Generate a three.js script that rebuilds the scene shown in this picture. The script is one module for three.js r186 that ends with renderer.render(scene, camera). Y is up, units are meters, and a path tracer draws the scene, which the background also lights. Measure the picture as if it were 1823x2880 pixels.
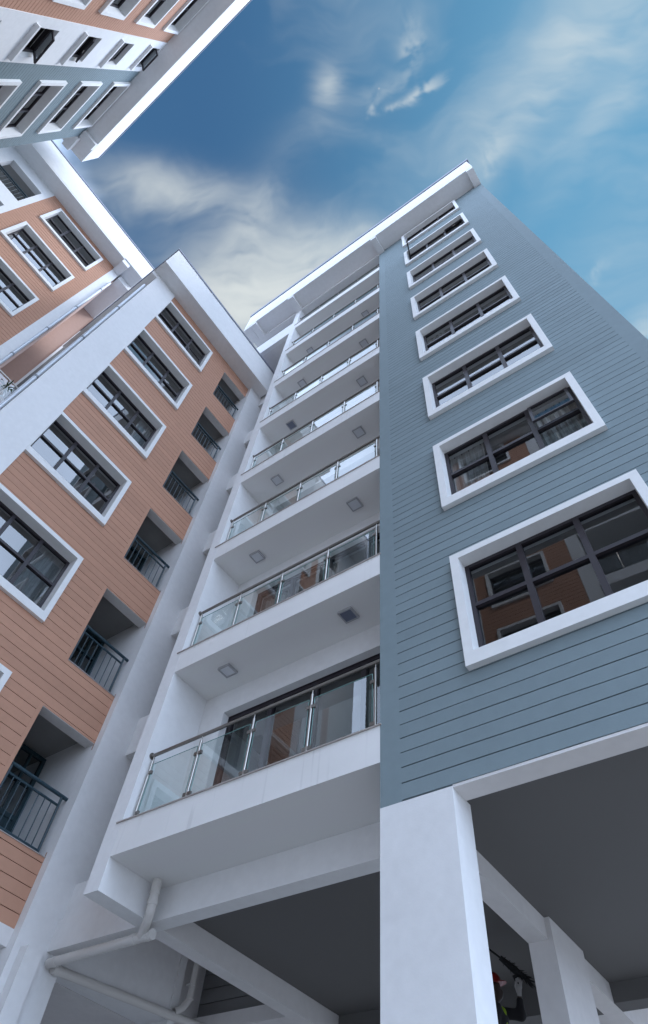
import * as THREE from 'three';
import { mergeGeometries } from 'three/addons/utils/BufferGeometryUtils.js';
import { MarchingCubes } from 'three/addons/objects/MarchingCubes.js';

// ------------------------------------------------------------------ camera, sky, sun, exposure
const EYE = 1.6;                                   // heights below are given above the eye; Y() lifts them to the ground
const Y = (v) => v + EYE;
const scene = new THREE.Scene();
const camera = new THREE.PerspectiveCamera(78.41, 648 / 1024, 0.05, 600);
camera.position.set(0, EYE, 4.7294);
camera.quaternion.setFromRotationMatrix(new THREE.Matrix4().makeBasis(
  new THREE.Vector3(0.8156634, 0.0724004, -0.5739785),
  new THREE.Vector3(0.4439469, 0.5578264, 0.7012424),
  new THREE.Vector3(0.3709506, -0.8267937, 0.4228567)));
scene.add(camera);
const renderer = new THREE.WebGLRenderer({ antialias: true });
renderer.setSize(648, 1024);
renderer.toneMapping = THREE.LinearToneMapping;
renderer.toneMappingExposure = 2.08;
renderer.shadowMap.enabled = true;

const SUN = new THREE.Vector3(0.5, 0.75, -0.45).normalize();
const sun = new THREE.DirectionalLight(new THREE.Color(1.0, 0.97, 0.93), 0.95);
sun.position.copy(SUN).multiplyScalar(60); sun.castShadow = true; sun.shadow.radius = 45;
sun.shadow.camera.left = -35; sun.shadow.camera.right = 35; sun.shadow.camera.top = 40; sun.shadow.camera.bottom = -35; sun.shadow.camera.far = 160;
sun.shadow.mapSize.set(2048, 2048);
scene.add(sun);

// seeded random and value noise
let seed = 20240611;
const rnd = () => { seed = (seed * 1664525 + 1013904223) >>> 0; return seed / 4294967296; };
const hash = (x, y, s) => { let h = (x * 374761393 + y * 668265263 + s * 2147483647) | 0; h = Math.imul(h ^ (h >>> 13), 1274126177); return ((h ^ (h >>> 16)) >>> 0) / 4294967296; };
function vnoise(x, y, s, per = 0) {
  const xi = Math.floor(x), yi = Math.floor(y), fx = x - xi, fy = y - yi;
  const w = (a) => (per ? ((a % per) + per) % per : a);
  const u = fx * fx * (3 - 2 * fx), v = fy * fy * (3 - 2 * fy);
  const a = hash(w(xi), w(yi), s), b = hash(w(xi + 1), w(yi), s), c = hash(w(xi), w(yi + 1), s), d = hash(w(xi + 1), w(yi + 1), s);
  return a + (b - a) * u + (c - a) * v + (a - b - c + d) * u * v;
}
function fbm(x, y, s, o = 5, per = 0) { let t = 0, a = 0.5, n = 0; for (let i = 0; i < o; i++) { t += a * vnoise(x, y, s + i, per); n += a; a *= 0.5; x *= 2; y *= 2; if (per) per *= 2; } return t / n; }
const smooth = (a, b, x) => { const t = Math.min(1, Math.max(0, (x - a) / (b - a))); return t * t * (3 - 2 * t); };

// the sky: blue air, brighter towards the sun and the horizon, thin streaky cloud
{
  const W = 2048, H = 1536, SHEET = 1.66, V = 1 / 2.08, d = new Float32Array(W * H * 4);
  const puffs = [   // x, z on the cloud sheet, radius along, radius across, turn, strength
    [-0.285, 0.085, 0.085, 0.022, -0.75, 0.36], [-0.246, 0.042, 0.065, 0.020, -0.75, 0.62], [-0.198, -0.022, 0.04, 0.016, 0.3, 0.55],
    [-0.225, -0.06, 0.09, 0.045, -0.7, 0.3], [-0.205, -0.125, 0.12, 0.05, -0.6, 1.6], [-0.13, -0.115, 0.09, 0.03, -0.7, 0.7], [-0.285, -0.11, 0.08, 0.05, 0, 1.3],
    [-0.046, 0.036, 0.017, 0.0122, 0.9, 0.95], [-0.075, 0.004, 0.06, 0.02, -0.2, 0.14],
    [0.036, -0.023, 0.02, 0.004, -0.15, 0.5], [0.008, -0.022, 0.016, 0.004, -0.35, 0.42], [0.048, 0.02, 0.02, 0.01, 0.6, 0.34], [0.0, 0.004, 0.03, 0.008, -0.3, 0.12], [-0.018, -0.008, 0.012, 0.004, 0.5, 0.3],
    [0.16, -0.08, 0.13, 0.03, 0.28, 0.36], [0.24, -0.08, 0.1, 0.05, 0.2, 0.36], [0.1, -0.12, 0.09, 0.016, 0.35, 0.2], [0.055, -0.132, 0.03, 0.01, 0.3, 0.2], [0.19, -0.16, 0.1, 0.022, 0.45, 0.24],
    [0.14, -0.31, 0.08, 0.05, 0.3, 0.2], [0.135, -0.41, 0.03, 0.02, 0.4, 0.5], [0.12, -0.312, 0.012, 0.006, 0.3, 0.3], [0.2, -0.4, 0.12, 0.05, 0.2, 0.3]];
  for (let j = 0; j < H; j++) {
    const el = ((j + 0.5) / H - 0.5) * Math.PI, y = Math.sin(el), c = Math.cos(el);
    for (let i = 0; i < W; i++) {
      const az = ((i + 0.5) / W - 0.5) * 2 * Math.PI, x = Math.cos(az) * c, z = Math.sin(az) * c, k = (j * W + i) * 4;
      const yy = Math.max(y, 0), px = x / (yy + 0.2), pz = z / (yy + 0.2);
      const t = smooth(0.37, 0.66, 0.5 + 0.5 * (x * 0.8 - z * 0.62));
      let r = V * (0.052 + 0.085 * t), g = V * (0.146 + 0.228 * t), b = V * (0.305 + 0.29 * t);           // air overhead, paler on the sun's side
      const hz = Math.pow(1 - yy, 2.2);                                              // and towards the horizon
      r += (0.62 - r) * hz; g += (0.76 - g) * hz; b += (0.95 - b) * hz;
      const a = 0.45, sx = px * Math.cos(a) - pz * Math.sin(a), sz = px * Math.sin(a) + pz * Math.cos(a);
      const w1 = fbm(px * 11 + 3, pz * 11, 5, 4) - 0.5, w2 = fbm(px * 11 + 40, pz * 11 + 9, 6, 4) - 0.5;
      const streak = fbm(sx * 6 + w1 * 0.9 + 11, sz * 15 + w2 * 1.4, 31, 6);
      const fine = fbm(sx * 30 + w1 * 3, sz * 95 + w2 * 5, 77, 5);
      const curl = fbm(px * 95 + w1 * 9, pz * 95 + w2 * 9, 88, 4);
      let thin = 0.16 * smooth(0.45, 0.9, streak) * (0.6 + 0.8 * fine);
      const qx = px + w1 * 0.022 + (curl - 0.5) * 0.008, qz = pz + w2 * 0.022 + (fine - 0.5) * 0.012;
      for (const [cx, cz, ra, rb, ph, s] of puffs) {
        const dx = qx - cx, dz = qz - cz;
        if (Math.abs(dx) > 3.4 * ra || Math.abs(dz) > 3.4 * ra) continue;
        const u = (dx * Math.cos(ph) + dz * Math.sin(ph)) / ra, v = (-dx * Math.sin(ph) + dz * Math.cos(ph)) / rb, q = u * u + v * v;
        if (q < 9) thin += s * Math.exp(-q * 0.8) * (rb < 0.012 ? 1.7 * smooth(0.36, 0.72, 0.5 * fine + 0.5 * curl) : 0.24 + 0.6 * streak + 0.7 * (fine - 0.35));
      }
      thin = 0.93 * (1 - Math.exp(-thin * 1.15));
      r += (V * 0.80 - r) * thin; g += (V * 0.845 - g) * thin; b += (V * 0.83 - b) * thin;
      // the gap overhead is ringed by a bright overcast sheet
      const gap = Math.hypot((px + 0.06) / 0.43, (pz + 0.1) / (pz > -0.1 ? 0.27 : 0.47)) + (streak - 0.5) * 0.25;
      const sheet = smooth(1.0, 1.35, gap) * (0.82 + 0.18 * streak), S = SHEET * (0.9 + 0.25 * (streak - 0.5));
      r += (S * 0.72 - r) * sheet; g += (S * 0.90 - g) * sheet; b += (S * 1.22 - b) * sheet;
      if (y < 0) { const m = smooth(0, -0.12, y); r += (0.28 - r) * m; g += (0.28 - g) * m; b += (0.27 - b) * m; }
      d[k] = r; d[k + 1] = g; d[k + 2] = b; d[k + 3] = 1;
    }
  }
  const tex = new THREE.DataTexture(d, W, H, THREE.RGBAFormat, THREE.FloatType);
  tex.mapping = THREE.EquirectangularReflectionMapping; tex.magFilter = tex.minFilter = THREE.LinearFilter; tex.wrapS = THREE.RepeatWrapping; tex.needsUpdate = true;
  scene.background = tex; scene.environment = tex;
}

// ------------------------------------------------------------------ materials
function noiseTex(n, fn, srgb = true) {
  const a = new Uint8Array(n * n * 4);
  for (let j = 0; j < n; j++) for (let i = 0; i < n; i++) { const c = fn(i / n, j / n), k = (j * n + i) * 4; a[k] = Math.max(0, Math.min(255, c[0] * 255)); a[k + 1] = Math.max(0, Math.min(255, c[1] * 255)); a[k + 2] = Math.max(0, Math.min(255, c[2] * 255)); a[k + 3] = 255; }
  const t = new THREE.DataTexture(a, n, n, THREE.RGBAFormat); t.wrapS = t.wrapT = THREE.RepeatWrapping; t.magFilter = THREE.LinearFilter; t.minFilter = THREE.LinearMipmapLinearFilter; t.generateMipmaps = true;
  if (srgb) t.colorSpace = THREE.SRGBColorSpace; t.needsUpdate = true; return t;
}
const plasterMap = noiseTex(1024, (u, v) => {
  const big = fbm(u * 4, v * 4, 3, 5, 4), small = fbm(u * 64, v * 64, 9, 3, 64), blot = smooth(0.62, 0.78, fbm(u * 9, v * 9, 41, 4, 9));
  const g = 0.965 + (big - 0.5) * 0.03 + (small - 0.5) * 0.035 - blot * 0.012; return [g, g * 0.997, g * 0.99];
});
plasterMap.repeat.set(0.19, 0.19);
const plasterBump = noiseTex(512, (u, v) => { const g = 0.5 * fbm(u * 12, v * 12, 19, 4, 12) + 0.5 * fbm(u * 110, v * 110, 23, 2, 110); return [g, g, g]; }, false);
plasterBump.repeat.set(0.8, 0.8);
const dripMap = noiseTex(1024, (u, v) => {
  const big = fbm(u * 5, v * 5, 13, 4, 5), col = fbm(u * 90, v * 2.0, 57, 3, 0), run = smooth(0.62, 0.8, col) * smooth(0.35, 0.75, fbm(u * 8, v * 3, 61, 3, 0));
  const g = 0.96 + (big - 0.5) * 0.06 - run * 0.055; return [g, g * 0.993, g * 0.98];
});
dripMap.repeat.set(0.25, 0.45);
const clothMap = noiseTex(256, (u, v) => { const g = 0.85 + 0.1 * (fbm(u * 60, v * 60, 5, 2, 60) - 0.5) + 0.12 * (vnoise(u * 24, v * 2, 8, 0) - 0.5); return [g, g, g]; });
const lin = (r, g, b) => new THREE.Color().setRGB(r, g, b);
const std = (c, o = {}) => new THREE.MeshStandardMaterial({ color: c, roughness: 0.9, ...o });
const paint = (c, o = {}) => std(c, { map: plasterMap, bumpMap: plasterBump, bumpScale: 0.0006, roughness: 0.86, ...o });
const M = {
  white: paint(lin(0.80, 0.80, 0.81)), soffit: paint(lin(0.74, 0.72, 0.72)), drip: paint(lin(0.82, 0.82, 0.83), { map: dripMap }),
  trim: paint(lin(0.82, 0.82, 0.82)),
  blue: [0, 1, 2].map((i) => paint(lin(0.208, 0.266, 0.290).multiplyScalar(1 + (i - 1) * 0.035))),
  clay: [0, 1, 2].map((i) => paint(lin(0.505, 0.274, 0.185).multiplyScalar(1 + (i - 1) * 0.045))),
  peach: paint(lin(0.50, 0.34, 0.28)),
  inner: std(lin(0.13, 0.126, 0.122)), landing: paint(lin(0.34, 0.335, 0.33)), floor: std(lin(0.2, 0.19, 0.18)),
  frame: std(lin(0.022, 0.017, 0.022), { roughness: 0.5 }),
  glass: new THREE.MeshPhysicalMaterial({ color: lin(0.56, 0.60, 0.62), transmission: 1, roughness: 0.012, ior: 1.75, thickness: 0, side: THREE.DoubleSide }),
  coated: new THREE.MeshPhysicalMaterial({ color: lin(0.46, 0.50, 0.53), transmission: 1, roughness: 0.012, ior: 2.33, thickness: 0, side: THREE.DoubleSide }),
  clear: new THREE.MeshPhysicalMaterial({ color: lin(0.84, 0.93, 0.92), transmission: 1, roughness: 0.01, ior: 2.0, thickness: 0, side: THREE.DoubleSide }),
  edge: std(lin(0.20, 0.36, 0.34), { roughness: 0.2 }),
  steel: std(lin(0.46, 0.44, 0.41), { metalness: 1, roughness: 0.28 }), steelDull: std(lin(0.24, 0.22, 0.20), { metalness: 1, roughness: 0.38 }),
  coping: std(lin(0.42, 0.38, 0.36), { map: plasterMap, roughness: 0.6 }),
  teal: std(lin(0.020, 0.046, 0.062), { roughness: 0.42 }), tealDoor: std(lin(0.012, 0.034, 0.044), { roughness: 0.4 }),
  pipe: paint(lin(0.66, 0.64, 0.62), { roughness: 0.5 }), zinc: std(lin(0.55, 0.58, 0.62), { roughness: 0.42, metalness: 0.35 }), zincDark: std(lin(0.25, 0.26, 0.28), { roughness: 0.5, metalness: 0.5 }),
  cap: std(lin(0.20, 0.21, 0.26), { roughness: 0.5, metalness: 0.3 }),
  lampRim: std(lin(0.36, 0.36, 0.37), { roughness: 0.45 }), lampGlass: std(lin(0.62, 0.63, 0.66), { roughness: 0.3 }), lampDark: std(lin(0.16, 0.18, 0.24), { roughness: 0.2 }),
  curtain: new THREE.MeshPhysicalMaterial({ color: lin(0.82, 0.78, 0.72), map: clothMap, roughness: 1, transmission: 0.3, thickness: 0, side: THREE.DoubleSide }),
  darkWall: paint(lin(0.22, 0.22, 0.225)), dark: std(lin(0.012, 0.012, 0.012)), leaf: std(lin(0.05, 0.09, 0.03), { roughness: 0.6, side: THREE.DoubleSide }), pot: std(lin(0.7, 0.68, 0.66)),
  ground: paint(lin(0.28, 0.27, 0.26), {}),
  skin: std(lin(0.035, 0.018, 0.012), { roughness: 0.6 }), shirt: std(lin(0.012, 0.012, 0.014)), vest: std(lin(0.26, 0.40, 0.02)), hat: std(lin(0.22, 0.008, 0.006), { roughness: 0.45 }), glove: std(lin(0.32, 0.31, 0.30)),
  bristle: std(lin(0.01, 0.01, 0.011)), wood: std(lin(0.3, 0.2, 0.1)),
};

// ------------------------------------------------------------------ helpers
const taken = {};
function numbered(n) { const c = taken[n] ?? 0; taken[n] = c + 1; return c ? `${n}_${String(c).padStart(3, '0')}` : n; }
function tag(o, label, category, group, kind) { o.userData.label = label; o.userData.category = category; if (group) o.userData.group = group; if (kind) o.userData.kind = kind; return o; }
function thing(name, label, category, pos = [0, 0, 0], turn = 0, group) { const g = new THREE.Group(); g.name = numbered(name); g.position.set(...pos); g.rotation.y = turn; scene.add(g); return tag(g, label, category, group); }
function part(parent, name, geo, mat, pos) { const m = new THREE.Mesh(geo, mat); m.name = name; m.castShadow = m.receiveShadow = true; if (pos) m.position.set(...pos); parent.add(m); return m; }
// a box from limits (v counted above the eye), uv in metres
function bx(u0, u1, v0, v1, w0, w1) {
  const g = new THREE.BoxGeometry(u1 - u0, v1 - v0, w1 - w0); g.translate((u0 + u1) / 2, Y((v0 + v1) / 2), (w0 + w1) / 2);
  const p = g.attributes.position, n = g.attributes.normal, uv = g.attributes.uv;
  for (let i = 0; i < p.count; i++) { const x = p.getX(i), y = p.getY(i), z = p.getZ(i); if (Math.abs(n.getX(i)) > 0.5) uv.setXY(i, z + 3.7, y); else if (Math.abs(n.getY(i)) > 0.5) uv.setXY(i, x, z + 1.3); else uv.setXY(i, x, y); }
  return g;
}
// faces that look up or down take no run-off marks
function plainEnds(g) { const n = g.attributes.normal, uv = g.attributes.uv; for (let i = 0; i < n.count; i++) if (Math.abs(n.getY(i)) > 0.5) uv.setXY(i, 0.21 + 0.02 * (i & 1), 0.33 + 0.02 * ((i >> 1) & 1)); return g; }
const merge = (l) => mergeGeometries(l.map((g) => (g.index ? g.toNonIndexed() : g)));
function slab(shape, w0, w1, holesV = true) { const g = new THREE.ExtrudeGeometry(shape, { depth: w1 - w0, bevelEnabled: false }); g.translate(0, 0, w0); return g; }
function rectShape(u0, u1, v0, v1, holes = []) {
  const s = new THREE.Shape(); s.moveTo(u0, Y(v0)); s.lineTo(u1, Y(v0)); s.lineTo(u1, Y(v1)); s.lineTo(u0, Y(v1)); s.closePath();
  for (const [a, b, c, d] of holes) { const h = new THREE.Path(); h.moveTo(a, Y(c)); h.lineTo(a, Y(d)); h.lineTo(b, Y(d)); h.lineTo(b, Y(c)); h.closePath(); s.holes.push(h); }
  return s;
}
function cyl(a, b, r, seg = 12, r2 = r) {   // a round bar between two points (v above the eye)
  const A = new THREE.Vector3(a[0], Y(a[1]), a[2]), B = new THREE.Vector3(b[0], Y(b[1]), b[2]), L = A.distanceTo(B);
  const g = new THREE.CylinderGeometry(r2, r, L, seg); g.applyQuaternion(new THREE.Quaternion().setFromUnitVectors(new THREE.Vector3(0, 1, 0), B.clone().sub(A).normalize())); g.translate((A.x + B.x) / 2, (A.y + B.y) / 2, (A.z + B.z) / 2); return g;
}
// siding: one mesh for each board, notched round the openings; above vStuff the boards are too thin to tell apart and are joined
function siding(t, name, u0, u1, v0, v1, step, gap, holes, w, depth, mats, vStuff) {
  const rest = []; const n = Math.round((v1 - v0) / step); step = (v1 - v0) / n;
  for (let i = 0; i < n; i++) {
    const j0 = (rnd() - 0.5) * 0.004, a = v0 + i * step + (i ? gap / 2 : 0) + (i ? j0 : 0), b = v0 + (i + 1) * step - (i < n - 1 ? gap / 2 : 0);
    let segs = [[u0, u1]];
    for (const [h0, h1, c, d] of holes) if (c <= a + 1e-6 && d >= b - 1e-6) segs = segs.flatMap(([s, e]) => (h1 <= s || h0 >= e ? [[s, e]] : [[s, h0], [h1, e]])).filter(([s, e]) => e - s > 0.012);
    for (const [s, e] of segs) {
      const low = [], top = [];
      for (const [h0, h1, c, d] of holes) { if ((c <= a + 1e-6 && d >= b - 1e-6) || d <= a || c >= b || h1 <= s || h0 >= e) continue; (c <= a + 1e-6 ? low : top).push([Math.max(h0, s), Math.min(h1, e), c <= a + 1e-6 ? d : c]); }
      low.sort((p, q) => p[0] - q[0]); top.sort((p, q) => q[1] - p[1]);
      const wave = (k, x) => (a < vStuff ? (vnoise(x * 1.7 + k * 7.3, k * 3.1, 97) - 0.5) * 0.008 : 0), run = (p, x0, x1, y, k) => { const n = Math.max(1, Math.round(Math.abs(x1 - x0) / 0.35)); for (let q = 1; q < n; q++) { const x = x0 + (x1 - x0) * q / n; p.push([x, y + wave(k, x)]); } };
      const pts = [[s, a]]; let last = s;
      for (const [x0, x1, y] of low) { run(pts, last, x0, a, i); pts.push([x0, a], [x0, y], [x1, y], [x1, a]); last = x1; }
      run(pts, last, e, a, i);
      pts.push([e, a], [e, b]);
      last = e; for (const [x0, x1, y] of top) { run(pts, last, x1, b, i + 1); pts.push([x1, b], [x1, y], [x0, y], [x0, b]); last = x0; }
      run(pts, last, s, b, i + 1);
      pts.push([s, b]);
      const sh = new THREE.Shape(pts.filter((p, k) => !k || Math.hypot(p[0] - pts[k - 1][0], p[1] - pts[k - 1][1]) > 1e-5).map(([x, y]) => new THREE.Vector2(x, Y(y))));
      const g = slab(sh, w - depth, w);
      if (a < vStuff) part(t, name, g, mats[Math.floor(rnd() * mats.length)]); else rest.push(g);
    }
  }
  if (rest.length) { const m = part(t, name + '_field', merge(rest), mats[1]); m.userData.kind = 'stuff'; }
}
const paneGeo = new Map();
function pane(t, u0, u1, v0, v1, w, mat = M.glass, name = 'pane') {
  const k = `${(u1 - u0).toFixed(3)}_${(v1 - v0).toFixed(3)}`; if (!paneGeo.has(k)) paneGeo.set(k, new THREE.PlaneGeometry(u1 - u0, v1 - v0));
  const m = part(t, name, paneGeo.get(k), mat, [(u0 + u1) / 2, Y((v0 + v1) / 2), w]); m.rotation.set((rnd() - 0.5) * 0.008, (rnd() - 0.5) * 0.008, 0); return m;
}
function curtain(t, u0, u1, v0, v1, w, folds, lean = 0) {
  const nx = Math.max(24, folds * 10), ny = 8, g = new THREE.PlaneGeometry(1, 1, nx, ny), p = g.attributes.position, uv = g.attributes.uv, ph = rnd() * 9;
  for (let i = 0; i < p.count; i++) {
    const s = p.getX(i) + 0.5, q = p.getY(i) + 0.5, k = 0.75 + 0.25 * q;
    p.setXYZ(i, u0 + (u1 - u0) * s * (1 - lean * (1 - q)) , Y(v0 + (v1 - v0) * q), w + 0.032 * Math.sin(s * folds * 6.283 + ph + 0.6 * Math.sin(s * 9)) * (1.3 - 0.6 * q) + 0.014 * Math.sin(s * folds * 2.7 * 6.283 + q * 2));
    uv.setXY(i, s * 3, q * 2);
  }
  g.computeVertexNormals(); return part(t, 'curtain', g, M.curtain);
}
// a window: white plaster surround with deep reveals, dark frame, panes; limits are the outside of the surround
function win(t, { u0, u1, v0, v1, w, sl = 0.112, sr = 0.108, sb = 0.18, st = 0.105, deep = 0.22, back = 0.12, cols = 3, trans = 0.53, open = {}, mat = M.trim, frame = M.frame, bars = 0.052, glass = M.glass }) {
  const a = u0 + sl, b = u1 - sr, c = v0 + sb, d = v1 - st, gw = w - deep;
  const s = part(t, 'window', slab(rectShape(u0, u1, v0, v1, [[a, b, c, d]]), w - deep - back, w), mat);
  const fr = [], f = bars, e = 0.034, cw = (b - a) / cols, vt = c + (d - c) * trans;
  fr.push(bx(a, b, c, c + f, gw - e, gw + e), bx(a, b, d - f, d, gw - e, gw + e), bx(a, a + f, c + f, d - f, gw - e, gw + e), bx(b - f, b, c + f, d - f, gw - e, gw + e));
  for (let i = 1; i < cols; i++) fr.push(bx(a + i * cw - f * 0.7, a + i * cw + f * 0.7, c + f, d - f, gw - e - 0.004, gw + e + 0.004));
  if (trans) for (let i = 0; i < cols; i++) fr.push(bx(a + i * cw + (i ? f * 0.7 : f), a + (i + 1) * cw - (i < cols - 1 ? f * 0.7 : f), vt - f * 0.55, vt + f * 0.55, gw - e, gw + e + 0.008));
  part(s, 'sash_frame', merge(fr), frame);
  const rows = trans ? [[c + f, vt - f * 0.55], [vt + f * 0.55, d - f]] : [[c + f, d - f]];
  for (let i = 0; i < cols; i++) rows.forEach(([p, q], r) => {
    const x0 = a + i * cw + (i ? f * 0.7 : f), x1 = a + (i + 1) * cw - (i < cols - 1 ? f * 0.7 : f), o = open[`${i},${r}`];
    if (!o) { pane(s, x0, x1, p, q, gw, glass); return; }
    const [edge, ang] = o, W = x1 - x0, Hh = q - p, k = 0.045;        // an open sash swings out on one edge
    const ring = new THREE.Shape([[-W / 2, -Hh / 2], [W / 2, -Hh / 2], [W / 2, Hh / 2], [-W / 2, Hh / 2]].map((m) => new THREE.Vector2(...m)));
    ring.holes.push(new THREE.Path([[-W / 2 + k, -Hh / 2 + k], [-W / 2 + k, Hh / 2 - k], [W / 2 - k, Hh / 2 - k], [W / 2 - k, -Hh / 2 + k]].map((m) => new THREE.Vector2(...m))));
    const g = slab(ring, -0.02, 0.02), gl = new THREE.PlaneGeometry(W - 2 * k, Hh - 2 * k), mtx = new THREE.Matrix4();
    const hinge = edge === 'top' ? [0, -Hh / 2] : edge === 'left' ? [W / 2, 0] : [-W / 2, 0];
    mtx.makeTranslation(hinge[0], hinge[1], 0);
    const rot = edge === 'top' ? new THREE.Matrix4().makeRotationX(-ang) : new THREE.Matrix4().makeRotationY(edge === 'left' ? -ang : ang);
    const mv = new THREE.Matrix4().makeTranslation((x0 + x1) / 2 - hinge[0], Y((p + q) / 2) - hinge[1], gw + 0.055);
    for (const x of [g, gl]) x.applyMatrix4(mv.clone().multiply(rot).multiply(mtx));
    part(s, 'open_sash', g, frame); part(s, 'pane', gl, glass);
    if (edge === 'top') { const hd = merge([bxLocal(0.09, 0.014, 0.014, 0.03, -Hh / 2 + 0.02, -0.03), bxLocal(0.014, 0.014, 0.03, 0, -Hh / 2 + 0.02, -0.03)]); hd.applyMatrix4(mv.clone().multiply(rot).multiply(mtx)); part(s, 'handle', hd, M.steel); }
  });
  s.userData.inner = [a, b, c, d, gw];
  return s;
}
function bxLocal(sx, sy, sz, x, y, z) { const g = new THREE.BoxGeometry(sx, sy, sz); g.translate(x, y, z); return g; }
// settle a building's origin at its own base
function settle(t) { t.updateMatrixWorld(true); const b = new THREE.Box3(), inv = t.matrixWorld.clone().invert(), q = new THREE.Box3(); t.traverse((o) => { if (o.isMesh) { o.geometry.computeBoundingBox(); q.copy(o.geometry.boundingBox).applyMatrix4(inv.clone().multiply(o.matrixWorld)); b.union(q); } }); const c = b.getCenter(new THREE.Vector3()); c.y = 0; for (const k of t.children) k.position.sub(c); t.position.add(c.applyEuler(t.rotation)); }

// ------------------------------------------------------------------ ground
{
  const g = new THREE.PlaneGeometry(800, 800); g.rotateX(-Math.PI / 2); const uv = g.attributes.uv, p = g.attributes.position; for (let i = 0; i < p.count; i++) uv.setXY(i, p.getX(i), p.getZ(i));
  const m = part(scene, 'ground', g, M.ground); m.userData = { kind: 'structure', label: 'pale concrete paving of the courtyard', category: 'ground' };
}

// ------------------------------------------------------------------ A: block with the blue-grey siding and glass balconies (faces +z)
const ZW = -0.08, G0 = -EYE;
const A = thing('apartment_block', 'tall apartment block with blue-grey siding, white glass balconies and open ground floor', 'building');
{
  const holes = [], k8 = [0, 1, 2, 3, 4, 5, 6, 7];
  for (const k of k8) holes.push([-1.933, 0.463, 4.604 + 3 * k, 6.459 + 3 * k]);
  const inset = holes.map(([a, b, c, d]) => [a + 0.006, b - 0.006, c + 0.006, d - 0.006]);
  part(A, 'wall', slab(rectShape(-2.9, 1.45, 3.42, 27.65, inset), -0.30, -0.108), M.blue[1]);
  part(A, 'corner_strip', bx(-3.03, -2.79, 3.39, 27.65, -0.36, ZW), M.blue[1]);
  part(A, 'corner_strip', bx(1.34, 1.57, 3.39, 27.65, -0.36, ZW), M.blue[1]);
  siding(A, 'siding_board', -2.79, 1.34, 3.42, 27.65, 0.1667, 0.0115, inset, ZW, 0.028, M.blue, 14.0);
  for (const k of k8) {
    const open = k === 6 ? { '0,1': ['left', 1.25], '2,1': ['top', 0.22] } : k === 1 ? { '2,1': ['top', 0.16] } : k === 7 ? {} : {};
    const s = win(A, { u0: -1.933, u1: 0.463, v0: 4.604 + 3 * k, v1: 6.459 + 3 * k, w: 0, deep: 0.21, open });
    const [a, b, c, d] = s.userData.inner; delete s.userData.inner;
    if (k === 1) { curtain(s, a + 0.03, a + 0.62, c - 0.3, d + 0.06, -0.36, 5, 0.1); curtain(s, b - 0.75, b - 0.02, c - 0.3, d + 0.06, -0.36, 6, -0.1); }
    if (k === 3) curtain(s, a + 0.03, a + 0.5, c - 0.3, d + 0.06, -0.36, 4);
    if (k === 5) curtain(s, b - 0.5, b - 0.02, c - 0.3, d + 0.06, -0.36, 4);
    part(A, 'floor_slab', bx(-3.0, 1.4, 3.62 + 3 * k, 3.9 + 3 * k, -5.2, -0.31), M.inner);
  }
  part(A, 'ceiling_slab', bx(-3.0, 1.4, 27.1, 27.6, -5.2, -0.31), M.inner);
  part(A, 'back_wall', bx(-9.6, 1.57, 3.4, 27.65, -5.5, -5.2), M.inner);
  part(A, 'side_wall', bx(1.4, 1.566, 3.4, 27.65, -5.2, -0.362), M.blue[1]);
  part(A, 'party_wall', bx(-3.02, -2.86, 3.92, 27.65, -5.2, -0.362), M.white);
  // ground storey: corner column, beams, ceiling, inner column
  part(A, 'corner_column', bx(-3.032, -2.262, G0, 3.40, -0.425, ZW + 0.002), M.white);
  part(A, 'front_beam', merge([bx(-2.262, 1.572, 3.388, 3.416, -0.33, ZW - 0.006), bx(-2.262, 1.36, 3.416, 3.9, -0.33, -0.302)]), M.soffit);
  part(A, 'ground_ceiling', bx(-3.03, 1.57, 3.9, 4.06, -9.2, -0.332), M.soffit);
  part(A, 'ground_ceiling', bx(-7.2, -3.031, 3.901, 4.02, -9.2, -1.241), M.soffit);
  part(A, 'inner_beam', bx(-2.98, -2.74, 3.39, 3.898, -3.2, -0.43), M.soffit);
  part(A, 'inner_column', bx(-2.98, -2.68, G0, 3.898, -4.2, -3.2), M.soffit);
  part(A, 'inner_beam', bx(-2.98, -2.74, 3.39, 3.898, -9.0, -4.2), M.soffit);
  part(A, 'end_wall', bx(-14, -7.2, G0, 4.06, -9.4, -9.2), M.soffit);
  for (const x of [-5.1, -2.98, 0.9]) part(A, 'rear_column', bx(x, x + 0.3, G0, 3.898, -9.2, -8.7), M.soffit);
  part(A, 'shaft_side_wall', bx(-9.6, -9.04, 3.45, 22.2, -3.45, -1.301), M.white);
  part(A, 'shaft_column', bx(-9.62, -9.015, G0, 27.3, -3.6, -3.451), M.white);
  part(A, 'shaft_inner_wall', bx(-9.62, -9.47, 3.6, 27.3, -4.5, -3.601), M.soffit);
  part(A, 'shaft_east_wall', bx(-7.28, -7.04, 3.9, 27.3, -4.5, -1.241), M.white);
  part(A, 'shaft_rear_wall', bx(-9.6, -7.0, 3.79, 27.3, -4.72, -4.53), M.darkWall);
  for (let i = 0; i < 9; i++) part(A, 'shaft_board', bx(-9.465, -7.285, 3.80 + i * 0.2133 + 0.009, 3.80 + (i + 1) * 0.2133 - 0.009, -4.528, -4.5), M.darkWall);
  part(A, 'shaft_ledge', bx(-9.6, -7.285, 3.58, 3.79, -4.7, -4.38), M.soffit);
  part(A, 'recess_ground_wall', bx(-12.2, -12.0, G0, 4.0, -9.2, -0.5), M.soffit);
  part(A, 'recess_ground_ceiling', bx(-12.0, -9.63, 3.45, 3.6, -9.2, -1.301), M.soffit); part(A, 'rear_ground_ceiling', bx(-9.62, -7.2, 3.57, 3.7, -9.2, -4.73), M.soffit);
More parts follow.
